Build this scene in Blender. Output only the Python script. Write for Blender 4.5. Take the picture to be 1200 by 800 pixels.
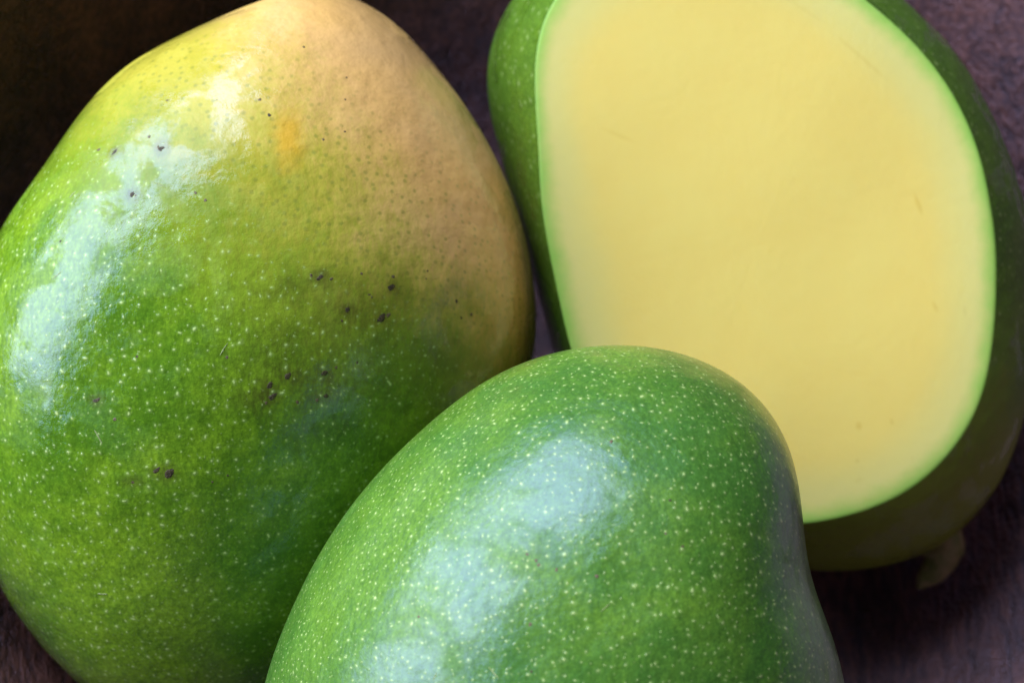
# Three mangoes in a dark wooden bowl, close-up.
# Lengths in the tables are centimetres; CM turns them into metres.
import bpy, bmesh, math, random
import numpy as np
from mathutils import Vector, Matrix, noise
from mathutils.bvhtree import BVHTree

for o in list(bpy.data.objects):
    bpy.data.objects.remove(o, do_unlink=True)
scene = bpy.context.scene
CM = 0.01
TILT = math.radians(35)                       # the camera looks down into the bowl
ORIGIN = Vector((0.0, 0.0, 0.0852))           # point the camera aims at, above the table
RV = Matrix.Rotation(TILT, 3, 'X')            # body axes: x right, y up the slope of the view, z towards the viewer

def W(p):                                     # body axes (cm) -> world (m)
    return RV @ Vector(p) * CM + ORIGIN

# ------------------------------------------------------------------ camera
cd = bpy.data.cameras.new('camera'); cam = bpy.data.objects.new('camera', cd)
scene.collection.objects.link(cam); scene.camera = cam
cam.location = W((0, 0, 50)); cam.rotation_euler = (TILT, 0, 0)
cd.sensor_width = 36; cd.lens = 36 * 50 / 19.0
cd.clip_start = 0.02; cd.clip_end = 20
cd.dof.use_dof = True; cd.dof.focus_distance = 0.445; cd.dof.aperture_fstop = 19.0

# ------------------------------------------------------------------ light
world = bpy.data.worlds.new('World'); scene.world = world; world.use_nodes = True
bg = world.node_tree.nodes['Background']
bg.inputs[0].default_value = (0.80, 0.84, 1.0, 1); bg.inputs[1].default_value = 0.015

def area_lamp(name, view_pos, aim, long_axis, length, width, watts, colour):
    """A window-like rectangle; positions in body axes, cm."""
    ld = bpy.data.lights.new(name, 'AREA'); lo = bpy.data.objects.new(name, ld)
    scene.collection.objects.link(lo)
    p, q = Vector(view_pos), Vector(aim)
    z = (RV @ (p - q)).normalized(); x = RV @ Vector(long_axis); x = (x - z * x.dot(z)).normalized(); y = z.cross(x)
    lo.matrix_world = Matrix.Translation(W(p)) @ Matrix((x, y, z)).transposed().to_4x4()
    ld.shape = 'RECTANGLE'; ld.size = length; ld.size_y = width
    ld.energy = watts; ld.color = colour
    return lo

# one tall window up and to the left of the bowl, and the faint far side of the room
area_lamp('window_light', (-96, 88, 78), (0, 0, 0), (0.70, 0.71, 0), 2.8, 1.20, 96.0, (0.76, 0.88, 1.0))
area_lamp('room_light', (98, -88, 26), (0, 0, 0), (0, 1, 0), 1.0, 0.7, 1.0, (1.0, 0.95, 0.92))

scene.view_settings.view_transform = 'Standard'
scene.view_settings.look = 'None'
scene.view_settings.exposure = 0.0
scene.view_settings.gamma = 1.0
scene.render.engine = 'CYCLES'
scene.cycles.use_denoising = True
scene.cycles.max_bounces = 8

# ------------------------------------------------------------------ measured shapes
# r / ro / rc: radius of the body's outline every 3.75 degrees
LEFT = dict(c=(-4.671, -0.475, 0.0), D=4.5, S=(-1.15, 0.5), r=[4.849, 4.936, 5.017, 5.091, 5.16, 5.23, 5.307, 5.39, 5.48, 5.574, 5.673, 5.78, 5.896, 6.022, 6.157, 6.301, 6.457, 6.625, 6.794, 6.939, 7.026, 7.029, 6.942, 6.785, 6.599, 6.423, 6.278, 6.162, 6.06, 5.953, 5.829, 5.689, 5.538, 5.389, 5.253, 5.141, 5.061, 5.012, 4.991, 4.986, 4.986, 4.983, 4.973, 4.957, 4.941, 4.93, 4.927, 4.936, 4.959, 4.994, 5.041, 5.099, 5.166, 5.248, 5.35, 5.478, 5.628, 5.791, 5.948, 6.088, 6.207, 6.313, 6.419, 6.53, 6.641, 6.74, 6.813, 6.849, 6.849, 6.812, 6.742, 6.638, 6.499, 6.326, 6.127, 5.912, 5.693, 5.482, 5.288, 5.114, 4.961, 4.83, 4.718, 4.626, 4.556, 4.507, 4.479, 4.469, 4.472, 4.484, 4.504, 4.531, 4.567, 4.617, 4.682, 4.761])
LEFT_MARKS = [(1.24, 1.6, 0.083), (1.39, 1.57, 0.099), (1.57, 1.54, 0.083), (1.85, 1.02, 0.099), (1.76, 0.83, 0.066), (0.55, -0.27, 0.132), (0.59, -0.46, 0.132), (0.49, -0.57, 0.066), (0.84, -0.12, 0.116), (1.01, -0.56, 0.083), (1.46, -0.06, 0.132), (1.66, 0.03, 0.083), (1.49, -0.46, 0.116), (1.33, -0.53, 0.083), (2.01, 0.11, 0.066), (-2.37, -0.53, 0.099), (-2.06, -0.84, 0.066), (-1.36, -1.71, 0.116), (-1.18, -1.76, 0.149), (-1.67, 0.22, 0.066), (-1.35, 3.78, 0.132), (-1.4, 3.81, 0.066), (-2.17, 3.74, 0.099), (-2.48, 3.79, 0.083), (-1.8, 2.98, 0.099), (-1.57, 4.0, 0.066), (-3.06, 2.19, 0.083), (-1.75, 2.96, 0.066), (-1.32, 4.66, 0.066), (-0.44, 4.65, 0.05), (0.3, 4.66, 0.066), (0.48, 4.38, 0.066), (1.0, 5.66, 0.05), (1.75, 5.12, 0.05), (1.75, 4.71, 0.05), (1.4, 3.97, 0.05), (1.76, 4.13, 0.05), (2.59, 1.41, 0.099), (2.61, 1.6, 0.066), (2.25, 1.24, 0.066), (2.41, 0.87, 0.132), (2.53, 0.93, 0.083), (3.17, 1.57, 0.05), (3.69, 1.19, 0.083), (3.95, 0.96, 0.083), (3.77, 0.89, 0.066), (2.08, 1.64, 0.066), (3.19, 1.71, 0.066), (2.21, 1.28, 0.05), (-0.15, 0.21, 0.083), (-0.44, -1.92, 0.05), (-0.18, -1.81, 0.066), (-1.78, -1.92, 0.066), (-3.71, 3.12, 0.066), (-0.72, 3.0, 0.066), (-0.54, 2.87, 0.083)]
FRONT = dict(c=(0.718, -6.032, 4.65), D=4.6, S=(0.7, 0.7), r=[4.735, 4.683, 4.64, 4.603, 4.571, 4.549, 4.549, 4.585, 4.675, 4.822, 5.022, 5.254, 5.491, 5.706, 5.882, 6.01, 6.093, 6.137, 6.149, 6.135, 6.099, 6.047, 5.981, 5.906, 5.823, 5.73, 5.628, 5.516, 5.398, 5.279, 5.166, 5.065, 4.979, 4.906, 4.844, 4.791, 4.747, 4.711, 4.684, 4.665, 4.654, 4.653, 4.661, 4.682, 4.716, 4.76, 4.813, 4.871, 4.932, 4.995, 5.059, 5.127, 5.197, 5.27, 5.345, 5.423, 5.501, 5.58, 5.656, 5.728, 5.795, 5.857, 5.913, 5.965, 6.013, 6.059, 6.101, 6.141, 6.179, 6.214, 6.247, 6.276, 6.303, 6.329, 6.354, 6.378, 6.398, 6.408, 6.403, 6.38, 6.34, 6.285, 6.218, 6.139, 6.048, 5.943, 5.826, 5.699, 5.568, 5.437, 5.309, 5.186, 5.072, 4.968, 4.877, 4.799])
FRONT_MARKS = [(1.71, 3.59, 0.083), (0.83, 4.47, 0.083), (-0.44, 1.74, 0.083), (4.5, 1.08, 0.116), (0.57, 2.46, 0.066), (-0.31, 2.62, 0.066), (-0.35, 2.69, 0.066), (-0.49, 2.78, 0.066), (-0.04, 2.56, 0.066), (1.89, 2.9, 0.05), (1.64, 3.09, 0.05), (-0.42, 1.03, 0.066), (-2.16, 1.78, 0.066)]
CUT = dict(c=(4.738, 1.829, -2.5), cc=(4.503, 1.738, 0.1), D=4.6, ro=[5.357, 5.314, 5.275, 5.24, 5.212, 5.196, 5.192, 5.2, 5.219, 5.248, 5.286, 5.329, 5.373, 5.416, 5.456, 5.501, 5.56, 5.64, 5.741, 5.857, 5.982, 6.109, 6.231, 6.343, 6.442, 6.532, 6.618, 6.7, 6.778, 6.847, 6.903, 6.941, 6.954, 6.938, 6.892, 6.822, 6.732, 6.619, 6.468, 6.264, 6.012, 5.735, 5.463, 5.216, 5.003, 4.825, 4.678, 4.561, 4.47, 4.402, 4.355, 4.328, 4.321, 4.332, 4.358, 4.396, 4.446, 4.508, 4.582, 4.669, 4.765, 4.868, 4.973, 5.081, 5.191, 5.304, 5.422, 5.547, 5.678, 5.808, 5.93, 6.037, 6.133, 6.222, 6.311, 6.404, 6.5, 6.594, 6.678, 6.743, 6.781, 6.785, 6.753, 6.686, 6.588, 6.467, 6.334, 6.196, 6.062, 5.934, 5.815, 5.709, 5.615, 5.534, 5.465, 5.406], rc=[4.458, 4.442, 4.432, 4.432, 4.444, 4.466, 4.492, 4.521, 4.553, 4.589, 4.626, 4.665, 4.706, 4.748, 4.794, 4.844, 4.901, 4.969, 5.055, 5.156, 5.268, 5.382, 5.493, 5.599, 5.699, 5.792, 5.874, 5.945, 6.005, 6.053, 6.086, 6.097, 6.082, 6.035, 5.95, 5.817, 5.631, 5.4, 5.147, 4.9, 4.679, 4.494, 4.343, 4.221, 4.119, 4.031, 3.953, 3.885, 3.83, 3.789, 3.762, 3.751, 3.756, 3.776, 3.809, 3.854, 3.91, 3.976, 4.05, 4.132, 4.221, 4.314, 4.408, 4.498, 4.581, 4.659, 4.734, 4.805, 4.871, 4.932, 4.989, 5.041, 5.087, 5.128, 5.162, 5.193, 5.221, 5.247, 5.273, 5.295, 5.309, 5.308, 5.292, 5.262, 5.221, 5.168, 5.103, 5.024, 4.935, 4.842, 4.754, 4.676, 4.609, 4.553, 4.509, 4.479])
# flecks [(1.98, -3.4), (2.61, -3.32), (1.94, -4.08), (1.98, -4.42), (3.0, -4.03), (3.11, 0.82), (3.43, -1.14), (4.0, -1.23), (2.05, 3.6), (-2.61, 2.13), (2.1, -0.87)]

# ------------------------------------------------------------------ node helpers
class NT:
    def __init__(self, name):
        self.m = bpy.data.materials.new(name); self.m.use_nodes = True
        self.t = self.m.node_tree; self.bsdf = self.t.nodes['Principled BSDF']
    def n(self, typ, **kw):
        x = self.t.nodes.new(typ)
        for k, v in kw.items(): setattr(x, k, v)
        return x
    def put(self, sock, v):
        if hasattr(v, 'is_output') or isinstance(v, bpy.types.NodeSocket): self.t.links.new(v, sock)
        elif isinstance(v, (tuple, list)) and sock.type == 'RGBA' and len(v) == 3: sock.default_value = (*v, 1)
        else: sock.default_value = v
    def attr(self, name):
        return self.n('ShaderNodeAttribute', attribute_name=name)
    def math(self, op, a, b=0.0, c=0.0, clamp=False):
        x = self.n('ShaderNodeMath', operation=op, use_clamp=clamp)
        self.put(x.inputs[0], a); self.put(x.inputs[1], b); self.put(x.inputs[2], c)
        return x.outputs[0]
    def vmath(self, op, a, b=(0, 0, 0)):
        x = self.n('ShaderNodeVectorMath', operation=op)
        self.put(x.inputs[0], a); self.put(x.inputs[1], b)
        return x.outputs['Value'] if op in ('LENGTH', 'DOT_PRODUCT', 'DISTANCE') else x.outputs[0]
    def mapr(self, v, a, b, c=0.0, d=1.0, smooth=True):
        x = self.n('ShaderNodeMapRange', interpolation_type='SMOOTHSTEP' if smooth else 'LINEAR')
        for i, q in enumerate((v, a, b, c, d)): self.put(x.inputs[i], q)
        return x.outputs[0]
    def mix(self, f, a, b, mode='MIX'):
        x = self.n('ShaderNodeMix', data_type='RGBA', blend_type=mode)
        self.put(x.inputs[0], f); self.put(x.inputs[6], a); self.put(x.inputs[7], b)
        return x.outputs[2]
    def noise(self, vec, scale, detail=3.0, rough=0.55, dist=0.0):
        x = self.n('ShaderNodeTexNoise')
        self.put(x.inputs['Vector'], vec); x.inputs['Scale'].default_value = scale
        x.inputs['Detail'].default_value = detail; x.inputs['Roughness'].default_value = rough
        x.inputs['Distortion'].default_value = dist
        return x.outputs['Fac']
    def voro2(self, vec, scale):
        x = self.n('ShaderNodeTexVoronoi', voronoi_dimensions='2D')
        self.put(x.inputs['Vector'], vec); x.inputs['Scale'].default_value = scale
        sep = self.n('ShaderNodeSeparateColor'); self.t.links.new(x.outputs['Color'], sep.inputs[0])
        return x.outputs['Distance'], sep.outputs[0], sep.outputs[1]
    def scale(self, vec, s):
        x = self.n('ShaderNodeMapping'); self.put(x.inputs['Vector'], vec); x.inputs['Scale'].default_value = s
        return x.outputs[0]
    def bump(self, h, strength, dist, normal=None):
        x = self.n('ShaderNodeBump'); x.inputs['Strength'].default_value = strength
        x.inputs['Distance'].default_value = dist; self.put(x.inputs['Height'], h)
        if normal is not None: self.put(x.inputs['Normal'], normal)
        return x.outputs[0]
    def set(self, **kw):
        for k, v in kw.items(): self.put(self.bsdf.inputs[k.replace('_', ' ')], v)
        return self.m

def skin_material(name, green_a, green_b, seed, blush=None, dot_amount=1.0, gloss_bias=0.0, patch=None, stains=(), coat_max=0.3, coat_rough=(0.20, 0.06), dot_r=(0.075, 0.15), spec_rough=0.12, dot_scale=3.9, spec=0.85, wax_soft=0.0, wax_at=(0, 0, 0)):
    """Mango skin: mottled green, optional orange blush, pale lenticels, patchy natural wax."""
    t = NT(name)
    loc = t.vmath('ADD', t.attr('loc').outputs['Vector'], (seed * 13.7, seed * 5.1, seed * 3.3))
    raw = t.attr('loc').outputs['Vector']
    flat = t.attr('flat').outputs['Vector']
    big = t.noise(loc, 0.38, 3, 0.5)
    mid = t.noise(loc, 1.6, 4, 0.6)
    fine = t.noise(t.scale(loc, (1.6, 0.55, 1.6)), 9, 3, 0.65)
    col = t.mix(t.mapr(t.math('ADD', t.math('MULTIPLY', big, 0.65), t.math('MULTIPLY', mid, 0.35)), 0.36, 0.64), green_a, green_b)
    col = t.mix(t.mapr(fine, 0.35, 0.75, 0.0, 0.6), col, tuple(c * 0.62 for c in green_a))
    micro = t.noise(loc, 17, 3, 0.7)
    col = t.mix(t.mapr(micro, 0.38, 0.62, 0.28, 0.0), col, tuple(c * 0.5 for c in green_a))
    col = t.mix(t.mapr(micro, 0.52, 0.75, 0.0, 0.22), col, tuple(min(1, c * 1.6) for c in green_b))
    dotcol = t.mix(mid, (0.50, 0.66, 0.22), (0.66, 0.74, 0.30))
    blushm = None
    if blush:
        d = t.vmath('DOT_PRODUCT', raw, blush['dir'])
        d = t.math('ADD', d, t.math('MULTIPLY', t.math('SUBTRACT', big, 0.5), 1.8))
        d = t.math('ADD', d, t.math('MULTIPLY', t.math('SUBTRACT', mid, 0.5), 1.5))
        d = t.math('ADD', d, t.math('MULTIPLY', t.math('SUBTRACT', fine, 0.5), 1.3))
        yel = t.mapr(d, blush['at'] - 2.7, blush['at'] + 0.5)
        wob = t.math('SUBTRACT', d, t.vmath('DOT_PRODUCT', raw, blush['dir']))
        dp = t.math('ADD', t.vmath('DOT_PRODUCT', raw, (0.80, 0.60, 0.0)), wob)
        blushm = t.math('MULTIPLY', t.mapr(dp, 2.3, 4.8), t.mapr(d, blush['at'] - 1.2, blush['at'] + 1.9))
        yc = t.mix(t.mapr(d, blush['at'] - 1.0, blush['at'] + 1.4), *blush.get('yellow', ((0.30, 0.34, 0.030), (0.60, 0.47, 0.060))))
        col = t.mix(t.math('MULTIPLY', yel, 0.88), col, yc)
        peach = t.mix(t.mapr(big, 0.35, 0.65), (0.95, 0.52, 0.18), (0.90, 0.51, 0.22))
        col = t.mix(t.math('MULTIPLY', blushm, 0.95), col, peach)
        # green pores that linger inside the blush
        pd, pr, pg = t.voro2(flat, 5.2)
        pore = t.math('MULTIPLY', t.mapr(pd, 0.10, 0.30, 1.0, 0.0), t.mapr(pr, 0.35, 0.6))
        keep = t.math('MULTIPLY', t.mapr(d, blush['at'] - 0.8, blush['at'] + 0.3), t.mapr(d, blush['at'] + 0.8, blush['at'] + 3.4, 1.0, 0.12))
        col = t.mix(t.math('MULTIPLY', t.math('MULTIPLY', pore, keep), 0.5), col, (0.22, 0.24, 0.04))
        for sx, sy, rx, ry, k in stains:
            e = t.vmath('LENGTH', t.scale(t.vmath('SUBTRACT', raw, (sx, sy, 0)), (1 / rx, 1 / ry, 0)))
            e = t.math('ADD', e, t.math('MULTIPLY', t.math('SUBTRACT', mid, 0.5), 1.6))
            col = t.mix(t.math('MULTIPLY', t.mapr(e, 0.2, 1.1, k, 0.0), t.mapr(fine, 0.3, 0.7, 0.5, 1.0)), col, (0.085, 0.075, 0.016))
        if patch:
            px, py, rx, ry = patch
            e = t.vmath('LENGTH', t.scale(t.vmath('SUBTRACT', raw, (px, py, 0)), (1 / rx, 1 / ry, 0)))
            e = t.math('ADD', e, t.math('MULTIPLY', t.math('SUBTRACT', mid, 0.5), 1.8))
            col = t.mix(t.mapr(e, 0.2, 1.25, 0.75, 0.0), col, (0.80, 0.42, 0.030))
    # lenticels: two sizes of pale corky dots with a faint halo
    jit = t.n('ShaderNodeTexNoise'); t.put(jit.inputs['Vector'], flat); jit.inputs['Scale'].default_value = 3.0
    fl = t.vmath('ADD', flat, t.scale(t.vmath('SUBTRACT', jit.outputs['Color'], (0.5, 0.5, 0.5)), (0.22, 0.22, 0.0)))
    d1, r1, g1 = t.voro2(fl, dot_scale)
    d2, r2, g2 = t.voro2(t.vmath('ADD', fl, (31.3, 7.7, 0)), 7.5)
    rad1 = t.mapr(t.math('POWER', g1, 1.6), 0.0, 1.0, dot_r[0], dot_r[1], False)
    dot1 = t.math('MULTIPLY', t.mapr(t.math('DIVIDE', d1, rad1), 0.35, 1.15, 1.0, 0.0), t.mapr(r1, 0.12, 0.45))
    halo = t.math('MULTIPLY', t.mapr(t.math('DIVIDE', d1, rad1), 0.5, 2.6, 1.0, 0.0), t.mapr(r1, 0.12, 0.45, 0, 0.2))
    dot2 = t.math('MULTIPLY', t.mapr(d2, 0.06, 0.17, 1.0, 0.0), t.mapr(r2, 0.60, 0.97, 0.0, 0.38))
    dots = t.math('MAXIMUM', t.math('MAXIMUM', dot1, dot2), halo)
    dots = t.math('MULTIPLY', dots, dot_amount)
    if blushm is not None:
        dots = t.math('MULTIPLY', dots, t.mapr(d, blush['at'] - 1.2, blush['at'] + 0.4, 1.0, 0.0))
    col = t.mix(dots, col, dotcol)
    # wax: polished islands among duller bloom, plus rubbed streaks
    w1 = t.noise(t.vmath('ADD', loc, wax_at), 0.85, 5, 0.60, 0.6)
    w2 = t.noise(t.scale(loc, (1, 1, 1)), 14, 3, 0.7)
    wax = t.mapr(t.math('ADD', w1, t.math('MULTIPLY', t.math('SUBTRACT', w2, 0.5), 0.12)), 0.46 - wax_soft - gloss_bias, 0.52 + wax_soft - gloss_bias)
    rough = t.mapr(t.math('ADD', t.math('MULTIPLY', wax, 0.8), t.math('MULTIPLY', w2, 0.2)), 0.05, 0.95, 0.50, spec_rough, False)
    coat = t.mapr(wax, 0.0, 1.0, 0.20, 0.20 + coat_max, False)
    coatr = t.mapr(t.math('ADD', t.math('MULTIPLY', wax, 0.7), t.math('MULTIPLY', w2, 0.3)), 0.1, 0.9, coat_rough[0], coat_rough[1], False)
    h = t.math('ADD', t.math('MULTIPLY', t.noise(loc, 2.2, 3, 0.5), 1.0), t.math('MULTIPLY', w2, 0.06))
    nrm = t.bump(h, 0.42, 0.0010)
    nrm = t.bump(t.math('ADD', dots, t.math('MULTIPLY', t.noise(loc, 34, 2, 0.6), 0.9)), 0.4, 0.00012, nrm)
    return t.set(Base_Color=col, Roughness=rough, Specular_IOR_Level=t.mapr(wax, 0.0, 1.0, spec * 0.42, spec, False), Specular_Tint=(0.42, 0.48, 1.0), Coat_Weight=coat, Coat_Roughness=coatr, Normal=nrm)

def flesh_material():
    t = NT('mango_flesh')
    raw = t.attr('loc').outputs['Vector']; rim = t.attr('rim').outputs['Fac']
    n1 = t.noise(raw, 0.7, 4, 0.6); n2 = t.noise(raw, 6.0, 4, 0.65); n3 = t.noise(raw, 2.2, 4, 0.6)
    col = t.mix(t.mapr(n1, 0.25, 0.75), (0.80, 0.585, 0.150), (0.80, 0.605, 0.162))
    col = t.mix(t.mapr(n2, 0.45, 0.8, 0, 0.08), col, (0.74, 0.54, 0.13))
    # thin fibre traces and orange flecks of the cut fibres
    for fx, fy, rx, ry, ang, k in FLECKS:
        v = t.vmath('SUBTRACT', raw, (fx, fy, 0))
        m = t.n('ShaderNodeMapping', vector_type='TEXTURE'); t.put(m.inputs['Vector'], v)
        m.inputs['Rotation'].default_value = (0, 0, ang); m.inputs['Scale'].default_value = (rx, ry, 1)
        fl = t.vmath('MULTIPLY', m.outputs[0], (1, 1, 0))
        e = t.math('ADD', t.vmath('LENGTH', fl), t.math('MULTIPLY', t.math('SUBTRACT', n2, 0.5), 1.0))
        col = t.mix(t.mapr(e, 0.2, 1.2, k, 0.0), col, (0.66, 0.43, 0.07))
    rr = t.math('ADD', rim, t.math('MULTIPLY', t.math('SUBTRACT', n1, 0.5), 0.5))
    rr = t.math('ADD', rr, t.math('MULTIPLY', t.math('SUBTRACT', n3, 0.5), 0.16))
    pale = t.mapr(rr, 0.3, 1.35, 1.0, 0.0)
    col = t.mix(t.math('MULTIPLY', pale, 0.6), col, (0.66, 0.63, 0.24))
    green = t.mapr(t.math('ADD', rim, t.math('MULTIPLY', t.math('SUBTRACT', n3, 0.5), 0.26)), -0.08, 0.44, 1.0, 0.0)
    col = t.mix(green, col, (0.28, 0.53, 0.080))
    nrm = t.bump(t.math('ADD', t.math('MULTIPLY', n2, 0.5), n1), 0.3, 0.0004)
    m = t.set(Base_Color=col, Roughness=0.5, Specular_IOR_Level=0.35, Normal=nrm, Subsurface_Weight=0.25, Subsurface_Scale=0.004)
    t.bsdf.inputs['Subsurface Radius'].default_value = (1.0, 0.8, 0.3)
    return m

def wood_material(name, dark, mid, light, rough=(0.34, 0.55), coat=0.0, tint=(1, 1, 1)):
    t = NT(name)
    tc = t.n('ShaderNodeTexCoord'); v = t.scale(tc.outputs['Object'], (100, 100, 100))
    grain = t.noise(t.scale(v, (1.0, 0.16, 1.0)), 2.4, 5, 0.65, 0.4)
    fibre = t.noise(t.scale(v, (1.0, 0.22, 1.0)), 9.0, 4, 0.7)
    blot = t.noise(v, 0.45, 3, 0.55)
    fleck = t.noise(v, 11.0, 3, 0.7)
    col = t.mix(t.mapr(grain, 0.35, 0.65), dark, mid)
    col = t.mix(t.mapr(t.math('ADD', t.math('MULTIPLY', fibre, 0.6), t.math('MULTIPLY', blot, 0.4)), 0.42, 0.68, 0, 0.8), col, light)
    col = t.mix(t.mapr(fleck, 0.55, 0.72, 0.0, 0.6), col, tuple(c * 0.4 for c in dark))
    h = t.math('ADD', t.math('ADD', fibre, t.math('MULTIPLY', fleck, 0.6)), t.math('MULTIPLY', t.noise(v, 1.4, 3, 0.5), 1.2))
    return t.set(Base_Color=col, Roughness=t.mapr(t.math('ADD', t.math('MULTIPLY', fleck, 0.5), t.math('MULTIPLY', blot, 0.5)), 0.35, 0.65, rough[0], rough[1], False),
                 Specular_IOR_Level=1.0, Specular_Tint=tint, Coat_Weight=coat, Coat_Roughness=0.38, Normal=t.bump(h, 0.9, 0.0009))

def plain_material(name, a, b, scale, rough):
    t = NT(name)
    tc = t.n('ShaderNodeTexCoord'); v = t.scale(tc.outputs['Object'], (100, 100, 100))
    n1 = t.noise(v, scale, 4, 0.6)
    return t.set(Base_Color=t.mix(t.mapr(n1, 0.35, 0.65), a, b), Roughness=rough, Normal=t.bump(n1, 0.5, 0.0004))

# ------------------------------------------------------------------ geometry helpers
def fourier(r, n):
    r = np.array(r); f = np.fft.rfft(r); g = np.zeros(n // 2 + 1, complex); g[:len(f)] = f * (n / len(r))
    return np.fft.irfft(g, n)

def rounded(r, m=2.5):
    f = np.fft.rfft(r); k = np.arange(len(f)); return np.fft.irfft(f * np.exp(-(k / m) ** 2), len(r))

def mesh_object(name, verts, faces, mat, parent, smooth=True, attrs=None):
    me = bpy.data.meshes.new(name); me.from_pydata([tuple(v) for v in verts], [], faces); me.update()
    if smooth: me.polygons.foreach_set('use_smooth', [True] * len(me.polygons))
    me.materials.append(mat)
    for an, (kind, data) in (attrs or {}).items():
        a = me.attributes.new(an, kind, 'POINT')
        a.data.foreach_set('vector' if kind == 'FLOAT_VECTOR' else 'value', np.asarray(data, np.float32).ravel())
    ob = bpy.data.objects.new(name, me); scene.collection.objects.link(ob); ob.parent = parent
    return ob

def rings_faces(nr, nt, start=0):
    f = []
    for i in range(nr - 1):
        for j in range(nt):
            k = (j + 1) % nt
            f.append((start + i * nt + j, start + i * nt + k, start + (i + 1) * nt + k, start + (i + 1) * nt + j))
    return f

def empty(name, loc, label, cat, group=None):
    e = bpy.data.objects.new(name, None); scene.collection.objects.link(e)
    e.location = loc; e.empty_display_size = 0.02
    e['label'] = label; e['category'] = cat
    if group: e['group'] = group
    return e

def lumps(p, amp, seed):                      # gentle unevenness of a grown fruit (cm)
    q = Vector(p)
    return amp * (noise.noise(q * 0.33 + Vector((seed * 7.1, 0, 0))) * 0.7 + noise.noise(q * 0.9 + Vector((0, seed * 3.7, 0))) * 0.22)

def whole_mango_points(b, seed, NT_=288, NP=150, amp=0.10):
    R = fourier(b['r'], NT_); Rs = rounded(R); th = np.arange(NT_) * 2 * math.pi / NT_
    ax = np.array([b['S'][0], b['S'][1], b['D']])
    P = []
    for i in range(1, NP):
        ph = -math.pi / 2 + math.pi * i / NP
        w = math.cos(ph) ** 2; rr = (Rs * (1 - w) + R * w) * math.cos(ph)
        ring = np.stack([rr * np.cos(th), rr * np.sin(th), np.zeros(NT_)], -1) + math.sin(ph) * ax
        P.append(ring)
    P = np.array(P)                                        # rings from the back pole to the front pole
    k = np.array([[1 + lumps(v, amp, seed) / 5.0 * max(0.0, v[2] / b['D']) for v in ring] for ring in P])
    P = P * k[..., None]
    front = P[-1].mean(0); back = P[0].mean(0)
    # arc length from the front pole gives an even skin chart for the lenticels
    seg = np.linalg.norm(np.diff(np.concatenate([P, np.repeat(front[None, None], NT_, 1)], 0), axis=0), axis=2)
    arc = np.cumsum(seg[::-1], 0)[::-1]
    flat = np.stack([arc * np.cos(th), arc * np.sin(th), np.zeros_like(arc)], -1)
    n = P.shape[0]
    verts = np.concatenate([P.reshape(-1, 3), back[None], front[None]])
    flat = np.concatenate([flat.reshape(-1, 3), [[40, 0, 0]], [[0, 0, 0]]])
    faces = rings_faces(n, NT_)
    ib, jf = n * NT_, n * NT_ + 1
    faces += [(ib, (j + 1) % NT_, j) for j in range(NT_)]
    faces += [(jf, (n - 1) * NT_ + j, (n - 1) * NT_ + (j + 1) % NT_) for j in range(NT_)]
    return verts, faces, flat

def to_world(verts, c):
    M = np.array(RV); return (np.asarray(verts) + np.array(c)) @ M.T * CM + np.array(ORIGIN)

def place_base(world_verts):
    i = world_verts[:, 2].argmin(); return Vector((world_verts[:, 0].mean(), world_verts[:, 1].mean(), world_verts[i, 2]))

def blemish(name, root, base, tree, c, x, y, size, mat, rng, stretch=1.0, ang=0.0, lift=0.08):
    """A small corky scar lying on the skin at body position x, y (cm)."""
    hit, nrm, _, _ = tree.ray_cast(Vector((x, y, 30)), Vector((0, 0, -1)))
    if hit is None: return
    t1 = nrm.orthogonal().normalized(); t1 = (Vector((math.cos(ang), math.sin(ang), 0)) - nrm * nrm.dot(Vector((math.cos(ang), math.sin(ang), 0)))).normalized()
    t2 = nrm.cross(t1); n = 11; vs = []; fs = []
    rad = [rng.uniform(0.4, 1.3) for _ in range(n)]
    rad = [(0.35 * rad[i - 1] + 0.65 * rad[i]) for i in range(n)]
    for rr, hh in ((1.0, -0.06), (0.72, lift), (0.3, lift * 0.7)):
        for k in range(n):
            a = 2 * math.pi * k / n; q = size * 0.5 * rr * rad[k]
            p = hit + t1 * (q * math.cos(a) * stretch) + t2 * (q * math.sin(a)) + nrm * (hh * size * 0.5 * rng.uniform(0.7, 1.2))
            vs.append(p)
    vs.append(hit + nrm * (lift * size * 0.3))
    fs = rings_faces(3, n) + [(3 * n, 2 * n + k, 2 * n + (k + 1) % n) for k in range(n)]
    wv = to_world([tuple(v) for v in vs], c) - np.array(base)
    mesh_object(name, wv, fs, mat, root)

# ------------------------------------------------------------------ setting: table and bowl
M_table = wood_material('table_wood', (0.05, 0.032, 0.022), (0.09, 0.055, 0.036), (0.14, 0.09, 0.06))
tb = bmesh.new(); bmesh.ops.create_cube(tb, size=1.0)
for v in tb.verts: v.co = Vector((v.co.x * 0.9, v.co.y * 0.7, v.co.z * 0.03 - 0.0129))
bmesh.ops.bevel(tb, geom=list(tb.edges), offset=0.004, segments=2, affect='EDGES')
me = bpy.data.meshes.new('table_top'); tb.to_mesh(me); tb.free(); me.materials.append(M_table)
table = bpy.data.objects.new('table_top', me); scene.collection.objects.link(table); table['kind'] = 'structure'
table.location = (0, -0.02, 0)

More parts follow.
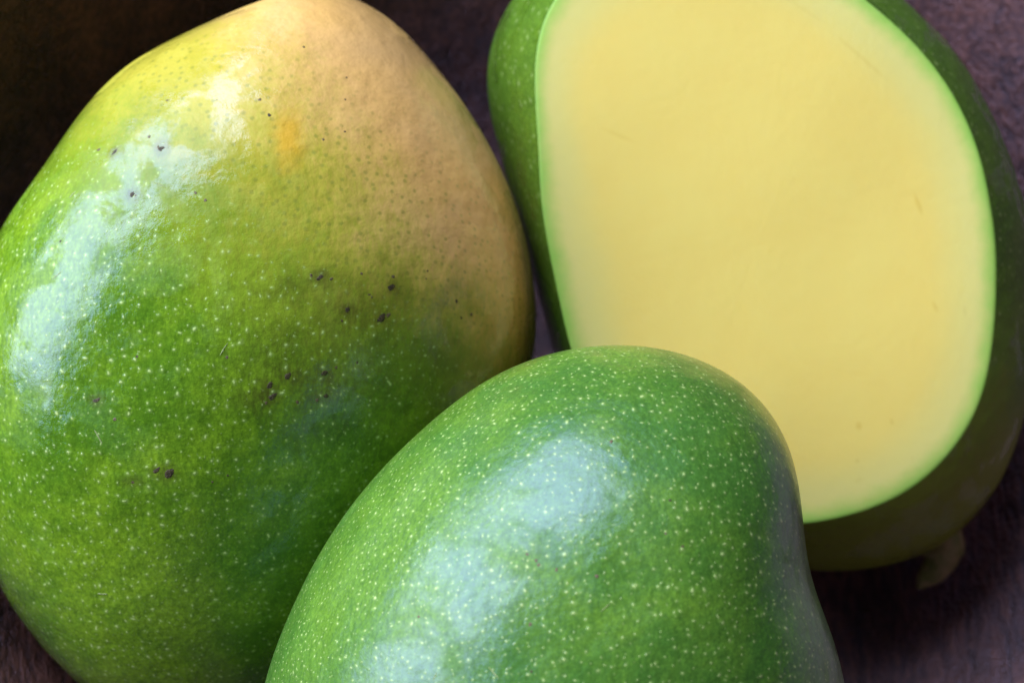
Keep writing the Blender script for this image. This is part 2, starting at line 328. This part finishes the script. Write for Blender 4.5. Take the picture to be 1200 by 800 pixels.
BOWL_C = (1.435, -1.896)
BOWL_IN = [(0, 1.35), (2, 1.38), (4, 1.55), (6, 1.95), (8, 2.75), (9.6, 3.75), (11.2, 5.1), (12.7, 6.8), (14.0, 8.6), (15.0, 10.4), (15.7, 12.4), (16.0, 13.4)]
BOWL_OUT = [(16.3, 13.65), (16.6, 13.4), (16.3, 12.2), (15.6, 10.1), (14.6, 8.0), (13.3, 6.0), (11.8, 4.2), (9.8, 2.5), (7.8, 1.2), (6.6, 0.75), (6.4, 0.1), (5.6, 0.0), (5.2, 0.35), (0, 0.35)]
def dense(prof, k=6):
    pts = [Vector((*p, 0)) for p in prof]; out = []
    for i in range(len(pts) - 1):
        p0, p1, p2, p3 = pts[max(i - 1, 0)], pts[i], pts[i + 1], pts[min(i + 2, len(pts) - 1)]
        for j in range(k):
            u = j / k
            out.append(0.5 * ((2 * p1) + (p2 - p0) * u + (2 * p0 - 5 * p1 + 4 * p2 - p3) * u * u + (3 * p1 - p0 - 3 * p2 + p3) * u ** 3))
    return out + [pts[-1]]
M_bowl = wood_material('dark_bowl_wood', (0.014, 0.005, 0.004), (0.070, 0.024, 0.020), (0.28, 0.110, 0.092), (0.22, 0.44), coat=0.5, tint=(0.78, 0.60, 0.98))
def flare(h):                                 # invented lean to the right: darkens the upper-left wall, catches sheen opposite
    q = max(0.0, (h - 1.5) / 9.3) ** 1.2
    return 1.6 * q, -1.6 * q
prof = dense(BOWL_IN) + dense(BOWL_OUT)
NB = 160; vs = []
for p in prof:
    for j in range(NB):
        a = 2 * math.pi * j / NB
        wob = 1 + 0.004 * noise.noise(Vector((math.cos(a) * 1.3, math.sin(a) * 1.3, p.y * 0.15)))
        r = max(p.x, 0.001) * wob
        fx, fy = flare(p.y)
        da = abs((a - math.radians(203) + math.pi) % (2 * math.pi) - math.pi) / math.radians(58)
        dip = 0.72 * (0.5 + 0.5 * math.cos(math.pi * min(da, 1.0)))        # unseen left rim dip, added to let window light reach the left mango
        hh = p.y if p.y < 6.2 else 6.2 + (p.y - 6.2) * (1 - dip)
        vs.append(((r * math.cos(a) + fx) * CM, (r * math.sin(a) + fy) * CM, hh * CM))
bowl = mesh_object('wooden_bowl', vs, rings_faces(len(prof), NB), M_bowl, None)
bowl.location = (BOWL_C[0] * CM, BOWL_C[1] * CM, 0.00255)
bowl['label'] = 'dark brown wooden bowl holding the three mangoes'; bowl['category'] = 'bowl'

# ------------------------------------------------------------------ mango with the orange shoulder
G = 'mangoes lying in the wooden bowl'
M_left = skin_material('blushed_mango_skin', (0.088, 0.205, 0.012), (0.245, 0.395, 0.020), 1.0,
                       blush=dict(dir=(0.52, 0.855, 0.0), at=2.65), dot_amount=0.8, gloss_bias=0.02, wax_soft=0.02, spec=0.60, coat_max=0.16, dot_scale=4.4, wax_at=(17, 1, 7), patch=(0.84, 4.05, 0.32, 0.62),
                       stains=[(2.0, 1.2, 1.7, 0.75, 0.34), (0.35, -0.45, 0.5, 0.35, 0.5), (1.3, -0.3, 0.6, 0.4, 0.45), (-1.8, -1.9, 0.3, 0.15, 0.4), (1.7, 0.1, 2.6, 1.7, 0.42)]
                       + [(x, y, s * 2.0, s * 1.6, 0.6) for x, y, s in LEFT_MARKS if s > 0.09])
M_front = skin_material('green_mango_skin', (0.072, 0.195, 0.026), (0.155, 0.295, 0.028), 2.0, dot_amount=0.82, gloss_bias=0.07, coat_max=0.22, coat_rough=(0.34, 0.20), dot_r=(0.075, 0.155), spec_rough=0.29, dot_scale=5.5, spec=0.72, wax_soft=0.11)
M_cutskin = skin_material('cut_mango_skin', (0.085, 0.175, 0.016), (0.135, 0.24, 0.020), 3.0, blush=dict(dir=(0.35, -0.94, 0.0), at=4.4, yellow=((0.17, 0.28, 0.020), (0.25, 0.31, 0.028))), dot_amount=0.4, gloss_bias=-0.08, coat_max=0.2, spec=0.35)
M_scar = plain_material('scar_cork', (0.022, 0.013, 0.006), (0.09, 0.058, 0.028), 30.0, 0.6)
M_scar_b = plain_material('brown_scar_cork', (0.09, 0.055, 0.03), (0.16, 0.11, 0.06), 30.0, 0.5)
M_stem = plain_material('stem_wood', (0.22, 0.24, 0.06), (0.42, 0.34, 0.16), 3.0, 0.5)

def whole_mango(name, b, marks, mat, seed, label, scratches=()):
    v, f, flat = whole_mango_points(b, seed)
    wv = to_world(v, b['c']); base = place_base(wv)
    root = empty(name, base, label, 'mango', G)
    mesh_object('skin', wv - np.array(base), f, mat, root, attrs={'loc': ('FLOAT_VECTOR', v), 'flat': ('FLOAT_VECTOR', flat)})
    tree = BVHTree.FromPolygons([tuple(q) for q in v], f)
    rng = random.Random(int(seed * 100))
    for i, (x, y, s) in enumerate(marks):
        big = s > 0.09
        blemish('scar', root, base, tree, b['c'], x, y, s * rng.uniform(0.8, 1.1), M_scar if (big or rng.random() < 0.4) else M_scar_b, rng,
                stretch=rng.uniform(1.0, 2.3) if big else rng.uniform(0.9, 1.2), ang=rng.uniform(0.2, 1.0))
    for x, y, s, st, ang in scratches:
        blemish('scratch', root, base, tree, b['c'], x, y, s, M_scratch, rng, stretch=st, ang=ang, lift=0.5)
    return root, wv

LEFT_SCRATCHES = [(-2.35, -1.15, 0.025, 12, -1.1), (-1.35, 3.15, 0.03, 10, -0.45), (-2.45, -3.9, 0.035, 6, 0.1), (-0.2, 0.35, 0.025, 10, 1.0), (-2.9, 3.0, 0.025, 8, 0.8), (-3.1, 1.6, 0.025, 9, 0.6)]
FRONT_SCRATCHES = [(-1.0, 1.0, 0.025, 10, -0.8), (0.7, 2.0, 0.025, 9, 0.7), (-1.9, 0.9, 0.025, 8, 1.2)]
M_scratch = plain_material('dry_scratch', (0.22, 0.27, 0.08), (0.34, 0.38, 0.18), 20.0, 0.6)
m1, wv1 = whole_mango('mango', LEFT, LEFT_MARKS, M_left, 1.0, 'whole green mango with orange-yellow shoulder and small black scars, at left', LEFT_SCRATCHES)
m2, wv2 = whole_mango('mango', FRONT, FRONT_MARKS, M_front, 2.0, 'whole all-green mango with pale dots, in front of the cut mango', FRONT_SCRATCHES)

# ------------------------------------------------------------------ mango with one cheek sliced off
def cut_mango():
    b = CUT; n = 288; th = np.arange(n) * 2 * math.pi / n
    ro = fourier(b['ro'], n); rc = fourier(b['rc'], n); D = b['D']; c = np.array(b['c']); cc = np.array(b['cc'])
    off = (cc - c); zc = off[2]; phc = math.asin(zc / D)
    rings = []
    for i in range(1, 70):
        ph = -math.pi / 2 + (math.pi / 2 + phc) * i / 69
        if ph < 0: rr = ro * math.cos(ph); o = np.zeros(2)
        else:
            w = (math.cos(ph) - math.cos(phc)) / (1 - math.cos(phc)); rr = rc + (ro - rc) * w; o = off[:2] * (1 - w)
        rings.append(np.stack([rr * np.cos(th) + o[0], rr * np.sin(th) + o[1], np.full(n, D * math.sin(ph))], -1))
    P = np.array(rings); nr = len(rings); back = P[0].mean(0)
    seg = np.linalg.norm(np.diff(P, axis=0), axis=2); arc = np.concatenate([np.cumsum(seg[::-1], 0)[::-1], np.zeros((1, n))], 0) + rc.mean()
    flat = np.stack([arc * np.cos(th), arc * np.sin(th), np.zeros_like(arc)], -1)
    v = np.concatenate([P.reshape(-1, 3), back[None]]); flat = np.concatenate([flat.reshape(-1, 3), [[40, 0, 0]]])
    f = rings_faces(nr, n) + [(nr * n, (j + 1) % n, j) for j in range(n)]
    wv = to_world(v, c); base = place_base(wv)
    root = empty('mango', base, 'mango with one cheek sliced off showing pale yellow flesh', 'mango', G)
    mesh_object('skin', wv - np.array(base), f, M_cutskin, root, attrs={'loc': ('FLOAT_VECTOR', v), 'flat': ('FLOAT_VECTOR', flat)})
    # the cut face, very slightly domed and wavy from the knife
    ts = [(0.0, -0.01), (0.02, 0.002), (0.05, 0.008), (0.09, 0.010)] + [(0.09 + 0.91 * (k / 46), 0.012) for k in range(1, 46)]
    fr = []; rim = []
    for k, (u, z) in enumerate(ts):
        d_in = np.minimum(u, 1.0) * rc if k > 3 else u * np.ones(n)
        rr = rc - (d_in if k <= 3 else (0.09 + (rc - 0.09) * ((u - 0.09) / 0.91)))
        x, y = rr * np.cos(th), rr * np.sin(th)
        zz = np.array([zc + z + (0.030 * noise.noise(Vector((x[j] * 0.35, y[j] * 0.35, 4.0)))) * min(1.0, k / 5) for j in range(n)])
        fr.append(np.stack([x + off[0], y + off[1], zz], -1)); rim.append(rc - rr)
    Q = np.array(fr); nq = len(fr); cen = Q[-1].mean(0)
    fv = np.concatenate([Q.reshape(-1, 3), cen[None]]); rim = np.concatenate([np.array(rim).ravel(), [4.0]])
    ff = rings_faces(nq, n) + [(nq * n, (nq - 1) * n + j, (nq - 1) * n + (j + 1) % n) for j in range(n)]
    mesh_object('flesh', to_world(fv, c) - np.array(base), ff, flesh_material(), root,
                attrs={'loc': ('FLOAT_VECTOR', fv - np.array([off[0], off[1], zc])), 'rim': ('FLOAT', rim)})
    # shrivelled stem with its hooked tip
    path = [((3.05, -4.55, -0.9), 0.75), ((3.32, -4.95, -1.0), 0.68), ((3.53, -5.35, -1.0), 0.50), ((3.62, -5.65, -0.95), 0.38), ((3.60, -5.92, -0.9), 0.32), ((3.45, -6.14, -0.9), 0.24), ((3.27, -6.31, -0.9), 0.15), ((3.16, -6.42, -0.9), 0.05)]
    path = [((x * 1.045, y * 1.045, z), r * 1.08) for (x, y, z), r in path]
    pts = [Vector(p) for p, _ in path]; sv = []; rng = random.Random(4)
    dn = []
    for i in range(len(path) - 1):
        for u in (0, 0.33, 0.66): dn.append((pts[i].lerp(pts[i + 1], u), path[i][1] * (1 - u) + path[i + 1][1] * u))
    dn.append((pts[-1], path[-1][1]))
    for i, (p, r) in enumerate(dn):
        tg = (dn[min(i + 1, len(dn) - 1)][0] - dn[max(i - 1, 0)][0]).normalized()
        a1 = tg.cross(Vector((0, 0, 1))).normalized(); a2 = tg.cross(a1)
        for k in range(16):
            a = 2 * math.pi * k / 16; q = r * (1 + 0.32 * noise.noise(Vector((math.cos(a) * 1.5, math.sin(a) * 1.5, i * 0.25))))
            sv.append(tuple(p + a1 * q * math.cos(a) + a2 * q * math.sin(a)))
    mesh_object('stem', to_world(sv, c) - np.array(base), rings_faces(len(dn), 16), M_stem, root)
    return root, wv
FLECKS = [(1.92, -3.3, .07, .10, 0.2, .5), (2.53, -3.22, .05, .08, 0.3, .45), (1.89, -3.95, .06, .05, 0, .4), (1.92, -4.29, .10, .06, 0.3, .35), (2.91, -3.91, .04, .06, 0, .3),
          (3.02, 0.8, .05, .26, 0.35, .5), (3.33, -1.1, .05, .13, 0.4, .4), (3.88, -1.2, .05, .13, 0.1, .4), (1.99, 3.49, .05, .75, 0.85, .3), (-2.53, 2.07, .4, .05, -0.4, .25), (0.9, 4.4, .05, .6, 1.0, .2)]
m3, wv3 = cut_mango()
